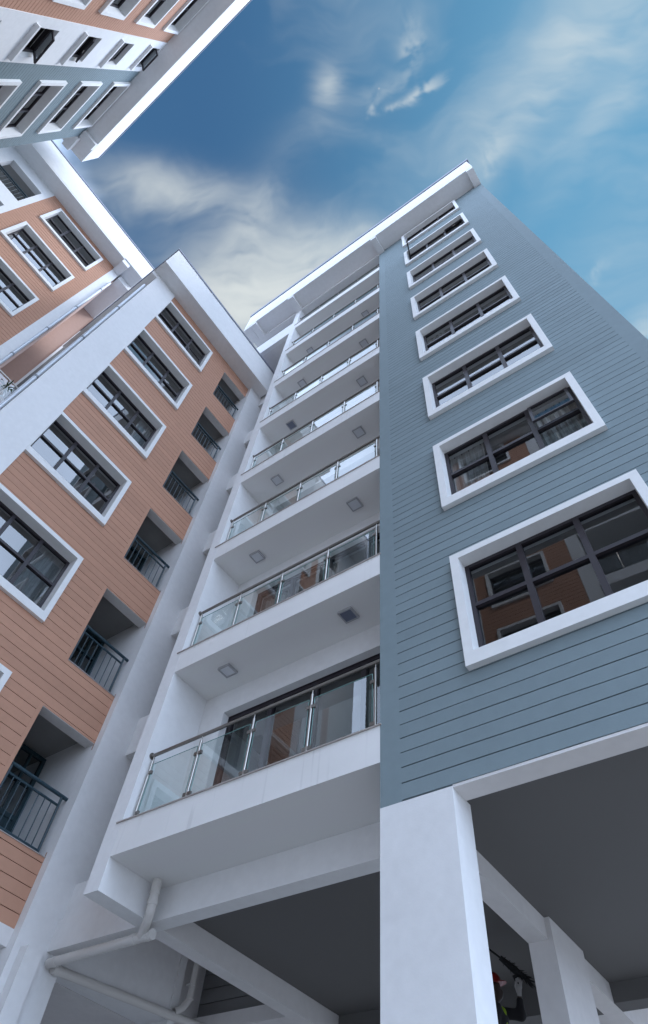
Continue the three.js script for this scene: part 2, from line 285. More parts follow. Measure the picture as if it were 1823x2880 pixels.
  part(A, 'right_column', bx(0.9, 1.568, G0, 3.387, -0.43, ZW - 0.014), M.white);
  // balcony bay
  part(A, 'balcony_column', bx(-7.29, -7.022, 3.5, 27.4, -0.998, ZW), M.white);
  part(A, 'side_beam', bx(-7.285, -7.035, 3.5, 3.898, -6.5, -1.232), M.soffit);
  part(A, 'cross_beam', bx(-9.038, -3.034, 3.5, 3.899, -1.23, -1.0), M.white);
  for (const k of k8) {
    const v = 3.9 + 3 * k, top = 4.345 + 3 * k;
    const b = part(A, 'balcony', merge([bx(-7.02, -3.032, v, top, -0.30, ZW - 0.002), bx(-7.02, -3.032, v, v + 0.2, -1.08, -0.30)].map(plainEnds)), M.drip);
    part(b, 'coping', bx(-7.115, -3.012, top, top + 0.014, -0.32, ZW + 0.018), M.coping);
    const P = [-6.965, -6.022, -5.077, -4.118, -3.168], zr = -0.2, p0 = top + 0.02, p1 = top + 1.02;
    part(b, 'handrail', merge([cyl([-7.022, p1 + 0.03, zr], [-3.034, p1 + 0.03, zr], 0.026, 14), cyl([-7.022, p1 + 0.03, zr], [-7.008, p1 + 0.03, zr], 0.05, 16)]), M.steelDull);
    P.forEach((x, i) => {
      part(b, 'post', merge([cyl([x, p0, zr], [x, p1 - 0.06, zr], 0.019, 12), cyl([x, p1 - 0.07, zr], [x, p1 + 0.02, zr], 0.009, 8), cyl([x, p0, zr], [x, p0 + 0.012, zr], 0.035, 14)]), M.steel);
      for (const vv of [0.14, 0.74]) for (const sd of [-1, 1]) { if ((i === 0 && sd < 0) || (i === 4 && sd > 0)) continue; part(b, 'clamp', merge([bx(x + (sd > 0 ? 0.012 : -0.068), x + (sd > 0 ? 0.068 : -0.012), p0 + vv - 0.024, p0 + vv + 0.024, zr - 0.014, zr + 0.016)]), M.steelDull); }
      if (i < 4) {
        const g0 = x + 0.045, g1 = P[i + 1] - 0.045; pane(b, g0, g1, p0 + 0.035, p1 - 0.13, zr, M.clear, 'glass_panel');
        part(b, 'glass_edge', merge([bx(g0, g1, p1 - 0.131, p1 - 0.127, zr - 0.005, zr + 0.005), bx(g0 - 0.003, g0 + 0.001, p0 + 0.035, p1 - 0.13, zr - 0.005, zr + 0.005), bx(g1 - 0.001, g1 + 0.003, p0 + 0.035, p1 - 0.13, zr - 0.005, zr + 0.005)]), M.edge);
      }
    });
    // rear wall of the balcony with its sliding door
    const dv0 = v + 0.2, dv1 = v + 2.56;
    part(A, 'balcony_rear_wall', merge([bx(-7.02, -6.52, v + 0.2, v + 3, -1.2, -0.9), bx(-6.52, -3.03, dv1, v + 3, -1.2, -0.9)]), M.white);
    const dr = win(A, { u0: -6.519, u1: -3.033, v0: dv0 + 0.002, v1: dv1 - 0.002, w: -1.03, sl: 0.012, sr: 0.012, sb: 0.012, st: 0.012, deep: 0.05, back: 0.02, cols: 4, trans: 0, mat: M.frame, bars: 0.06 });
    dr.name = 'sliding_door'; delete dr.userData.inner;
    if (k < 4) { curtain(dr, -3.7, -3.08, dv0 + 0.05, dv1 - 0.05, -1.26, 6); if (k % 2) curtain(dr, -6.45, -5.7, dv0 + 0.05, dv1 - 0.05, -1.26, 7); }
    part(A, 'floor_slab', bx(-7.03, -3.03, v - 0.12, v + 0.12, -5.2, -1.26), M.inner);
  }
  part(A, 'bay_roof_beam', bx(-7.29, -3.032, 27.4, 27.66, -0.34, ZW - 0.001), M.white);
  part(A, 'balcony_rear_wall', bx(-7.02, -3.03, 27.46, 27.66, -1.2, -0.9), M.white);
  // the recess between the balconies and the terracotta wing
  for (let k = -1; k < 7; k++) part(A, 'spandrel', bx(-9.1, -7.291, k < 0 ? 3.902 : 6.62 + 3 * k, 7.42 + 3 * k, -1.24, -1.06), M.white);
  part(A, 'pier', bx(-13.6, -9.04, G0, 22.26, -1.3, -0.485), M.white);
  part(A, 'pier', bx(-9.6, -9.04, 22.262, 27.4, -3.44, -1.0), M.white);
  part(A, 'top_balcony_front', bx(-9.62, -7.292, 24.69, 26.02, -0.24, ZW - 0.003), M.white);
  part(A, 'top_balcony_floor', bx(-9.62, -7.292, 24.69, 24.9, -1.06, -0.241), M.soffit);
  // roof: soffit, fascia, beams and metal edge
  part(A, 'roof', bx(-9.76, 1.585, 27.66, 29.55, -5.6, 0.6), M.white);
  for (const [a, b] of [[-3.03, -2.79], [1.31, 1.575], [-7.275, -7.0], [-9.35, -9.06], [-9.75, -9.36]]) part(A, 'roof_beam', bx(a, b, 27.4, 27.655, ZW + (a > -3.1 && a < 1.4 ? 0.002 : 0), 0.592), M.white);
  part(A, 'roof_back_beam', bx(-9.36, -7.291, 27.4, 27.655, -0.3, ZW - 0.004), M.white);
  part(A, 'roof_edge_strip', bx(-9.80, 1.66, 29.55, 29.82, -5.7, 0.64), M.cap);
}

// ------------------------------------------------------------------ B1: terracotta wing (faces +x); local u = -z, w = x
const B1 = thing('terracotta_wing', 'terracotta wing with one column of wide windows and railed stair landings', 'building', [0, 0, 0], Math.PI / 2);
{
  const X = -9.2, ks = [-1, 0, 1, 2, 3, 4], wh = ks.map((k) => [-3.712, -1.476, 7.838 + 3 * k, 9.653 + 3 * k]), wi = wh.map(([a, b, c, d]) => [a + 0.006, b - 0.006, c + 0.006, d - 0.006]);
  const oh = [0, 1, 2, 3, 4, 5].map((k) => [-0.70, 0.5, 4.58 + 3 * k, 6.565 + 3 * k]);
  part(B1, 'wall', slab(rectShape(-3.9, -0.70, 3.64, 22.27, wi), X - 0.24, X - 0.028), M.clay[1]);
  const fill = []; let v = 3.64; for (const [, , c, d] of oh) { fill.push([v, c]); v = d; } fill.push([v, 22.27]);
  for (const [a, b] of fill) part(B1, 'spandrel', bx(-0.70, 0.484, a, b, X - 0.24, X - 0.028), M.clay[1]);
  // smooth margins beside the landings, then the boards
  for (const [, , c, d] of oh) part(B1, 'opening_margin', bx(-0.775, -0.701, c - 0.0, d, X - 0.026, X), M.clay[1]);
  for (const [, , c, d] of oh) part(B1, 'opening_head', bx(-0.699, 0.483, d - 0.008, d - 0.001, X - 0.239, X - 0.006), M.soffit);
  siding(B1, 'siding_board', -3.72, 0.483, 3.62, 22.27, 0.1765, 0.011, [...wi, ...oh.map(([a, b, c, d]) => [-0.776, 0.6, c, d])], X, 0.027, M.clay, 16.5);
  part(B1, 'pilaster', bx(-4.555, -3.71, G0, 22.265, X - 0.4, -9.152), M.white);
  ks.forEach((k) => {
    const open = k === 4 ? { '2,0': ['top', 0.2] } : {};
    const s = win(B1, { u0: -3.712, u1: -1.476, v0: 7.838 + 3 * k, v1: 9.653 + 3 * k, w: -9.123, sl: 0.02, deep: 0.27, sb: 0.17, open, glass: M.coated });
    const [a, b, c, d] = s.userData.inner; delete s.userData.inner;
    if (k === 0) curtain(s, b - 0.70, b - 0.01, c - 0.3, d + 0.06, -9.52, 6, 0.12);
    if (k === 2 || k === -1) curtain(s, b - 0.5, b - 0.01, c - 0.3, d + 0.06, -9.52, 5);
    part(B1, 'floor_slab', bx(-4.5, -0.75, 6.85 + 3 * k, 7.1 + 3 * k, -13, X - 0.41), M.inner);
  });
  part(B1, 'floor_slab', bx(-4.5, -0.75, 21.85, 22.2, -13, X - 0.41), M.inner);
  // landings with teal railings
  [0, 1, 2, 3, 4, 5].forEach((k) => {
    const c = 4.58 + 3 * k, xr = -9.29;
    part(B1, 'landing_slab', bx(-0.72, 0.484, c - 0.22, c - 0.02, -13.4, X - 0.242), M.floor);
    part(B1, 'landing_sill', bx(-0.70, 0.484, c - 0.001, c + 0.012, X - 0.22, X + 0.012), M.coping);
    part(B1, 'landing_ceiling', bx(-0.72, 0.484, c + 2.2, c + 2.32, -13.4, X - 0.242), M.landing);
    const r = part(B1, 'railing', merge([cyl([-0.70, c + 0.955, xr], [0.478, c + 0.955, xr], 0.03, 12), cyl([-0.63, c + 0.80, xr], [0.37, c + 0.80, xr], 0.02, 10), cyl([-0.65, c + 0.07, xr], [0.38, c + 0.07, xr], 0.026, 10), cyl([-0.645, c + 0.02, xr], [-0.645, c + 0.93, xr], 0.022, 10), cyl([0.375, c + 0.02, xr], [0.375, c + 0.93, xr], 0.022, 10)]), M.teal);
    for (let i = 0; i < 7; i++) { const u = -0.522 + i * 0.126; part(r, 'baluster', cyl([u, c + 0.07, xr], [u, c + 0.80, xr], 0.0095, 8), M.teal); }
    // the door at the back of the landing
    if (k < 3) { const dr = part(B1, 'landing_door', merge([bx(-0.15, -0.09, c, c + 2.1, -10.62, -10.54), bx(0.40, 0.46, c, c + 2.1, -10.62, -10.54), bx(-0.09, 0.40, c + 2.04, c + 2.1, -10.62, -10.54), bx(-0.09, 0.40, c + 1.50, c + 1.56, -10.62, -10.54), bx(-0.09, 0.40, c, c + 0.12, -10.62, -10.54), bx(-0.09, 0.40, c + 0.9, c + 0.98, -10.62, -10.54), bx(0.13, 0.17, c + 1.56, c + 2.04, -10.61, -10.55), bx(0.13, 0.17, c + 0.98, c + 1.5, -10.61, -10.55)]), M.tealDoor);
      for (const [p, q] of [[c + 1.56, c + 2.04], [c + 0.98, c + 1.5]]) { pane(dr, -0.09, 0.13, p, q, -10.58); pane(dr, 0.17, 0.40, p, q, -10.58); }
      part(dr, 'lower_panel', bx(-0.09, 0.40, c + 0.12, c + 0.9, -10.60, -10.56), M.tealDoor);
      part(dr, 'handle', merge([cyl([-0.12, c + 0.86, -10.48], [-0.12, c + 1.12, -10.48], 0.012, 8), cyl([-0.12, c + 0.99, -10.54], [-0.12, c + 0.99, -10.48], 0.01, 8)]), M.steel);
    }
  });
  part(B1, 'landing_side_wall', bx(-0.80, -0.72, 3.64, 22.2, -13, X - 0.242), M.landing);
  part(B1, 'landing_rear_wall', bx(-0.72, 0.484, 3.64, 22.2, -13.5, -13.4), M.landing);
  part(B1, 'rear_wall', bx(-4.5, -0.8, 3.4, 22.2, -13.2, -13), M.inner);
  part(B1, 'side_wall', bx(-4.54, -4.44, G0, 22.26, -14, X - 0.402), M.white);
  part(B1, 'ground_beam', bx(-3.708, 0.484, 3.40, 3.618, -9.6, X + 0.001), M.soffit);
  part(B1, 'ground_wall', bx(-3.708, 0.484, G0, 3.40, -10.7, -10.5), M.soffit);
  part(B1, 'roof', bx(-4.775, 1.0, 22.272, 24.02, -14, -8.62), M.white);
  part(B1, 'roof_edge_strip', bx(-4.81, 1.0, 24.02, 24.12, -14, -8.59), M.cap);
  part(B1, 'roof_beam', bx(-4.775, -4.56, 22.0, 22.27, -9.6, -9.16), M.white);
}

// ------------------------------------------------------------------ B2: farther terracotta wing, set back
const B2 = thing('terracotta_wing', 'farther terracotta wing set back behind the white pilaster, with white stair bay', 'building', [0, 0, 0], Math.PI / 2);
{
  const X = -12.55, ks = [0, 1, 2, 3], wh = ks.map((k) => [-8.675, -6.31, 24.84 - 2.97 * k, 26.71 - 2.97 * k]), wi = wh.map(([a, b, c, d]) => [a + 0.006, b - 0.006, c + 0.006, d - 0.006]);
  const oh = [0, 1, 2].map((k) => [-10.8, -9.41, 24.42 - 2.97 * k, 26.38 - 2.97 * k]);
  part(B2, 'wall', slab(rectShape(-9.19, -5.83, 10, 27.18, wi), X - 0.24, X - 0.028), M.clay[1]);
  siding(B2, 'siding_board', -9.19, -5.83, 10, 27.18, 0.1765, 0.016, wi, X, 0.027, M.clay, 0);
  part(B2, 'stair_bay_wall', slab(rectShape(-12.5, -9.19, 10, 27.18, oh), X - 0.26, X + 0.004), M.white);
  part(B2, 'end_pilaster', bx(-5.83, -5.50, 10, 27.178, -16, X + 0.006), M.white);
  ks.forEach((k) => {
    const s = win(B2, { u0: -8.675, u1: -6.31, v0: 24.84 - 2.97 * k, v1: 26.71 - 2.97 * k, w: X + 0.077, deep: 0.27, sb: 0.15, glass: M.coated }); delete s.userData.inner;
    part(B2, 'floor_slab', bx(-9.1, -5.9, 23.9 - 2.97 * k, 24.15 - 2.97 * k, -16, X - 0.41), M.inner);
  });
  oh.forEach(([a, b, c, d]) => {
    const xr = X - 0.09;
    const r = part(B2, 'railing', merge([cyl([a, c + 0.955, xr], [b, c + 0.955, xr], 0.03, 10), cyl([a, c + 0.80, xr], [b, c + 0.80, xr], 0.02, 8), cyl([a, c + 0.07, xr], [b, c + 0.07, xr], 0.026, 8)]), M.teal);
    for (let i = 1; i < 10; i++) { const u = a + i * (b - a) / 10; part(r, 'baluster', cyl([u, c + 0.07, xr], [u, c + 0.80, xr], 0.0095, 6), M.teal); }
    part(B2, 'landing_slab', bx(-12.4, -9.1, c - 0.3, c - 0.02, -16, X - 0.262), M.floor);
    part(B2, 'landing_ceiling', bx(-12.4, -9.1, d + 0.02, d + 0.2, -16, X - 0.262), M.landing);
  });
  part(B2, 'rear_wall', bx(-12.5, -5.5, 10, 27.18, -16.2, -16), M.inner);
  part(B2, 'inner_wall', bx(-9.14, -9.05, 10, 27.18, -16, X - 0.27), M.inner);
  part(B2, 'recess_wall', bx(-5.5, -4.8, 8, 27.3, -15.2, -15.0), M.peach);
  part(B2, 'recess_trim', bx(-4.80, -4.72, 8, 27.3, -15.2, -14.94), M.white);
  part(B2, 'recess_end_wall', bx(-4.72, -4.56, 8, 27.3, -15.6, -15.4), M.inner);
  part(B2, 'recess_side_wall', bx(-5.499, -5.44, 8, 27.3, -15.0, X - 0.3), M.peach);
  part(B2, 'recess_balcony', bx(-5.43, -4.58, 15.75, 16.05, -14.9, -12.75), M.white);
  pane(part(B2, 'recess_balustrade', merge([cyl([-5.43, 17.0, -12.85], [-4.60, 17.0, -12.85], 0.022, 10), cyl([-4.9, 16.05, -12.85], [-4.9, 17.0, -12.85], 0.018, 10)]), M.steel), -5.42, -4.62, 16.1, 16.92, -12.85, M.clear, 'glass_panel');
  part(B2, 'recess_beam', bx(-5.44, -4.56, 26.9, 27.29, -13.0, X - 0.05), M.white);
  part(B2, 'base', bx(-12.5, -5.5, G0, 10, -16.2, X - 0.01), M.white);
  part(B2, 'roof', bx(-12.5, -4.84, 27.3, 28.95, -19, -11.91), M.white);
  part(B2, 'roof_soffit', bx(-12.5, -5.84, 27.18, 27.299, -16, -11.914), M.white);
  part(B2, 'roof_beam', bx(-5.84, -5.5, 26.95, 27.298, X + 0.007, -11.96), M.white);
  part(B2, 'roof_edge_strip', bx(-12.5, -4.81, 28.95, 29.05, -19, -11.88), M.cap);
}

// ------------------------------------------------------------------ C: block across the court (faces -z, slightly turned)
const Cb = thing('opposite_block', 'apartment block across the court with terracotta, white and blue-grey bands, seen steeply', 'building', [-10.1, 0, 10.025], Math.PI - 0.0323);
{
  const ST = 2.86, ks = [0, 1, 2, 3, 4, 5, 6, 7];
  const bw = ks.map((k) => [-2.68, -0.43, 25.82 - ST * k, 27.56 - ST * k]), ow = ks.map((k) => [-7.45, -5.1, 25.82 - ST * k, 27.6 - ST * k]), sw = ks.map((k) => [-4.33, -3.44, 26.11 - ST * k, 27.46 - ST * k]);
  const ins = (l) => l.map(([a, b, c, d]) => [a + 0.006, b - 0.006, c + 0.006, d - 0.006]);
  part(Cb, 'wall', slab(rectShape(-3.24, 0.165, 3.4, 27.65, ins(bw)), -0.32, -0.108), M.blue[1]);
  siding(Cb, 'siding_board', -3.24, 0.165, 3.4, 27.65, 0.1667, 0.016, ins(bw), -0.08, 0.028, M.blue, 0);
  part(Cb, 'wall', slab(rectShape(-8.3, -4.63, 3.4, 27.65, ins(ow)), -0.32, -0.108), M.clay[1]);
  siding(Cb, 'siding_board', -8.3, -4.63, 3.4, 27.65, 0.1667, 0.016, ins(ow), -0.08, 0.028, M.clay, 0);
  part(Cb, 'stair_bay_wall', slab(rectShape(-4.63, -3.24, 3.4, 27.65, sw), -0.32, -0.06), M.white);
  part(Cb, 'bay_wall', bx(-8.75, -8.3, 3.4, 27.65, -1.3, -0.07), M.white); part(Cb, 'bay_wall', bx(-13.2, -12.9, 3.4, 27.65, -4.2, -0.07), M.white);
  const opens = [['top', 0.52], ['top', 0.10], ['top', 0.32], ['top', 0.55], ['top', 0.2]];
  ks.forEach((k) => {
    for (const [a, b, c, d] of [bw[k], ow[k]]) { const s = win(Cb, { u0: a, u1: b, v0: c, v1: d, w: 0, deep: 0.27, sb: 0.12 }); delete s.userData.inner; }
    const [a, b, c, d] = sw[k], s = win(Cb, { u0: a + 0.001, u1: b - 0.001, v0: c + 0.001, v1: d - 0.001, w: -0.2, sl: 0.01, sr: 0.01, sb: 0.01, st: 0.01, deep: 0.04, back: 0.06, cols: 1, trans: 0.45, mat: M.frame, open: k < 5 ? { '0,1': opens[k] } : {} }); delete s.userData.inner;
    part(s, 'sill', bx(-4.45, -3.37, c - 0.09, c + 0.005, -0.07, 0.04), M.white);
    const bv = 24.9 - ST * k, bal = part(Cb, 'balcony', bx(-12.9, -8.75, bv, bv + 0.45, -1.3, -0.08), M.white);
    part(bal, 'handrail', cyl([-12.9, bv + 1.45, -0.2], [-8.75, bv + 1.45, -0.2], 0.026, 10), M.steelDull);
    for (let i = 0; i < 4; i++) { pane(bal, -12.85 + i * 1.03, -11.88 + i * 1.03, bv + 0.5, bv + 1.35, -0.2, M.clear, 'glass_panel'); part(bal, 'post', cyl([-12.86 + i * 1.03, bv + 0.45, -0.2], [-12.86 + i * 1.03, bv + 1.44, -0.2], 0.02, 8), M.steel); }
    part(Cb, 'bay_rear_wall', bx(-12.9, -8.75, bv + 0.451, bv + ST - 0.001, -1.4, -1.2), M.inner);
    part(Cb, 'floor_slab', bx(-8.3, 0.16, 24.9 - ST * k, 25.15 - ST * k, -4, -0.39), M.inner);
  });
  part(Cb, 'rear_wall', bx(-12.89, 0.165, 3.4, 27.65, -4.2, -4), M.inner);
  part(Cb, 'party_wall', bx(-4.68, -4.58, 3.4, 27.65, -4, -0.39), M.inner); part(Cb, 'party_wall', bx(-3.3, -3.2, 3.4, 27.65, -4, -0.39), M.inner);
  part(Cb, 'end_wall', bx(0.0, 0.166, 3.4, 27.65, -4, -0.33), M.blue[1]);
  part(Cb, 'base', bx(-13, 0.16, G0, 3.4, -4, -0.5), M.white);
  part(Cb, 'roof', bx(-13, 0.85, 27.66, 29.5, -5, 0.53), M.white);
  part(Cb, 'roof_beam', bx(-0.15, 0.165, 27.42, 27.655, -0.06, 0.525), M.white);
  part(Cb, 'roof_beam', bx(0.2, 0.845, 27.3, 27.655, -0.3, -0.0), M.white);
  part(Cb, 'roof_edge_strip', bx(-13, 0.88, 29.5, 29.58, -5, 0.56), M.cap);
}
for (const t of [A, B1, B2, Cb]) settle(t);

// ------------------------------------------------------------------ ceiling lights on the balcony soffits
const ord = ['lowest', 'second', 'third', 'fourth', 'fifth', 'sixth', 'seventh'];
for (let k = 0; k < 6; k++) for (const [x, side] of [[-6.2, 'at the white column end'], [-3.84, 'next to the blue-grey wall']]) {
  const v = 6.9 + 3 * k, h = 0.118, t = thing('ceiling_light', `square ceiling light above the ${ord[k]} balcony, ${side}`, 'ceiling light', [x, Y(v - 0.045), -0.49], 0, 'square lights under the balconies');
  const ring = new THREE.Shape([[-h, -h], [h, -h], [h, h], [-h, h]].map((p) => new THREE.Vector2(...p))); const q = h - 0.022; ring.holes.push(new THREE.Path([[-q, -q], [-q, q], [q, q], [q, -q]].map((p) => new THREE.Vector2(...p))));
  const g = slab(ring, 0, 0.045); g.rotateX(-Math.PI / 2); part(t, 'rim', g, M.lampRim);
  part(t, 'diffuser', bxLocal(2 * q, 0.03, 2 * q, 0, 0.026, 0), (k === 0 && x > -5) || (k === 3 && x < -5) ? M.lampDark : M.lampGlass);
}
{ const t = thing('bulkhead_light', 'small oval bulkhead light in the top corner of the uppermost balcony', 'wall light', [-6.985, Y(27.1), -0.55]); const g = new THREE.SphereGeometry(0.1, 20, 14); g.scale(0.45, 1.5, 1); part(t, 'lens', g, M.lampGlass); const r = new THREE.TorusGeometry(0.1, 0.018, 8, 24); r.rotateY(Math.PI / 2); r.scale(1, 1.5, 1); part(t, 'rim', r, M.lampRim); }

// ------------------------------------------------------------------ pipes
function bend(pts, r, seg = 40) { const c = new THREE.CatmullRomCurve3(pts.map(([x, v, z]) => new THREE.Vector3(x, Y(v), z)), false, 'catmullrom', 0.08); return new THREE.TubeGeometry(c, seg, r, 12); }
{
  const t = thing('downpipe', 'long grey rainwater downpipe beside the white pilaster of the nearer terracotta wing', 'pipe');
  part(t, 'shaft', merge([cyl([-9.42, G0, 4.612], [-9.42, 21.2, 4.612], 0.052, 16), bend([[-9.42, 21.15, 4.612], [-9.42, 21.35, 4.612], [-9.48, 21.5, 4.612], [-9.6, 21.6, 4.612]], 0.052, 12)]), M.zinc);
  for (let v = 2.2; v < 21; v += 2.75) part(t, 'collar', merge([cyl([-9.42, v, 4.612], [-9.42, v + 0.07, 4.612], 0.062, 16), bx(-9.45, -9.39, v + 0.02, v + 0.05, 4.556, 4.6)]), M.zincDark);
  settle(t);
  const s = thing('downpipe', 'thin grey downpipe on the end pilaster of the farther terracotta wing', 'pipe');
  part(s, 'shaft', merge([cyl([-12.44, G0, 5.46], [-12.44, 25.5, 5.46], 0.05, 16), bend([[-12.44, 25.48, 5.46], [-12.44, 25.62, 5.46], [-12.48, 25.75, 5.46], [-12.6, 25.8, 5.46]], 0.05, 12)]), M.zinc);
  for (let v = 3; v < 25; v += 2.4) part(s, 'collar', cyl([-12.44, v, 5.46], [-12.44, v + 0.07, 5.46], 0.06, 16), M.zincDark);
  settle(s);
}
{
  const t = thing('drain_pipe', 'off-white drain pipe dropping from the lowest balcony and running along the beam', 'pipe'), r = 0.058;
  part(t, 'drop', merge([cyl([-6.87, 3.895, -0.80], [-6.87, 3.62, -0.82], r, 18), bend([[-6.87, 3.62, -0.82], [-6.88, 3.54, -0.83], [-6.95, 3.48, -0.885], [-7.18, 3.40, -1.04]], r, 24)]), M.pipe);
  part(t, 'run', merge([cyl([-8.99, 3.375, -1.06], [-7.02, 3.39, -1.06], r, 20), cyl([-7.03, 3.39, -1.06], [-7.0, 3.39, -1.06], r * 1.08, 20)]), M.pipe);
  for (const [a, b] of [[[-7.12, 3.39, -1.06], [-7.06, 3.39, -1.06]], [[-7.36, 3.388, -1.06], [-7.3, 3.388, -1.06]], [[-8.86, 3.376, -1.06], [-8.8, 3.376, -1.06]], [[-6.87, 3.66, -0.817], [-6.87, 3.6, -0.821]], [[-6.87, 3.74, -0.811], [-6.87, 3.72, -0.812]]]) part(t, 'collar', cyl(a, b, r * 1.14, 20), M.pipe);
  settle(t);
  const s = thing('drain_pipe', 'grey drain pipe running back into the dark under the recess beside the pier', 'pipe');
  part(s, 'run', merge([cyl([-8.97, 3.34, -1.14], [-8.97, 3.56, -4.2], 0.06, 18)]), M.pipe); settle(s);
  const q = thing('drain_pipe', 'upright grey pipe with a lower elbow deep in the dark under the recess', 'pipe');
  part(q, 'shaft', bend([[-8.9, 8, -3.71], [-8.9, 4.4, -3.71], [-8.9, 3.86, -3.715], [-8.905, 3.76, -3.70], [-8.93, 3.64, -3.62], [-8.96, 3.56, -3.5]], 0.052, 60), M.pipe);
  for (const v of [3.98, 3.80]) part(q, 'collar', cyl([-8.9, v, -3.711], [-8.9, v - 0.025, -3.712], 0.062, 14), M.pipe);
  part(q, 'wall_clip', bx(-9.03, -8.93, 3.975, 4.0, -3.72, -3.70), M.pipe);
  settle(q);
  // casing the pipes run into
  const c = thing('pipe_casing', 'white box casing standing against the pier where the drain pipes end', 'casing');
  part(c, 'casing_shell', bx(-9.036, -8.86, G0, 3.415, -0.84, -0.585), M.white); settle(c);
}

// ------------------------------------------------------------------ potted palm on the recess balcony
{
  const t = thing('potted_palm', 'small green palm in a pot on the recess balcony between the terracotta wings', 'plant', [-12.95, Y(16.05), 4.86]);
  const pot = new THREE.LatheGeometry([[0.0, 0], [0.1, 0], [0.14, 0.26], [0.125, 0.26], [0.12, 0.22], [0, 0.22]].map((p) => new THREE.Vector2(...p)), 20); part(t, 'pot', pot, M.pot);
  part(t, 'stem', cyl([0, 0.2 - EYE, 0], [0.01, 0.62 - EYE, 0], 0.022, 8), M.wood);
  for (let i = 0; i < 15; i++) {
    const a = i * 2.4 + rnd() * 0.5, L = 0.27 + rnd() * 0.13, up = 0.35 + rnd() * 0.5, n = 7, pos = [], idx = [];
    for (let k = 0; k <= n; k++) { const q = k / n, r = L * q, y = 0.62 + L * (up * q * 1.5 - q * q * 0.75), w = 0.022 * Math.sin(Math.PI * (0.12 + 0.88 * q)); for (const sd of [-1, 1]) pos.push(Math.cos(a) * r - Math.sin(a) * w * sd, y + 0.008, Math.sin(a) * r + Math.cos(a) * w * sd); if (k) idx.push(2 * k - 2, 2 * k - 1, 2 * k, 2 * k - 1, 2 * k + 1, 2 * k); }
    const g = new THREE.BufferGeometry(); g.setAttribute('position', new THREE.Float32BufferAttribute(pos, 3)); g.setAttribute('uv', new THREE.Float32BufferAttribute(new Array(pos.length / 3 * 2).fill(0), 2)); g.setIndex(idx); g.computeVertexNormals(); part(t, 'frond', g, M.leaf);
  }
}

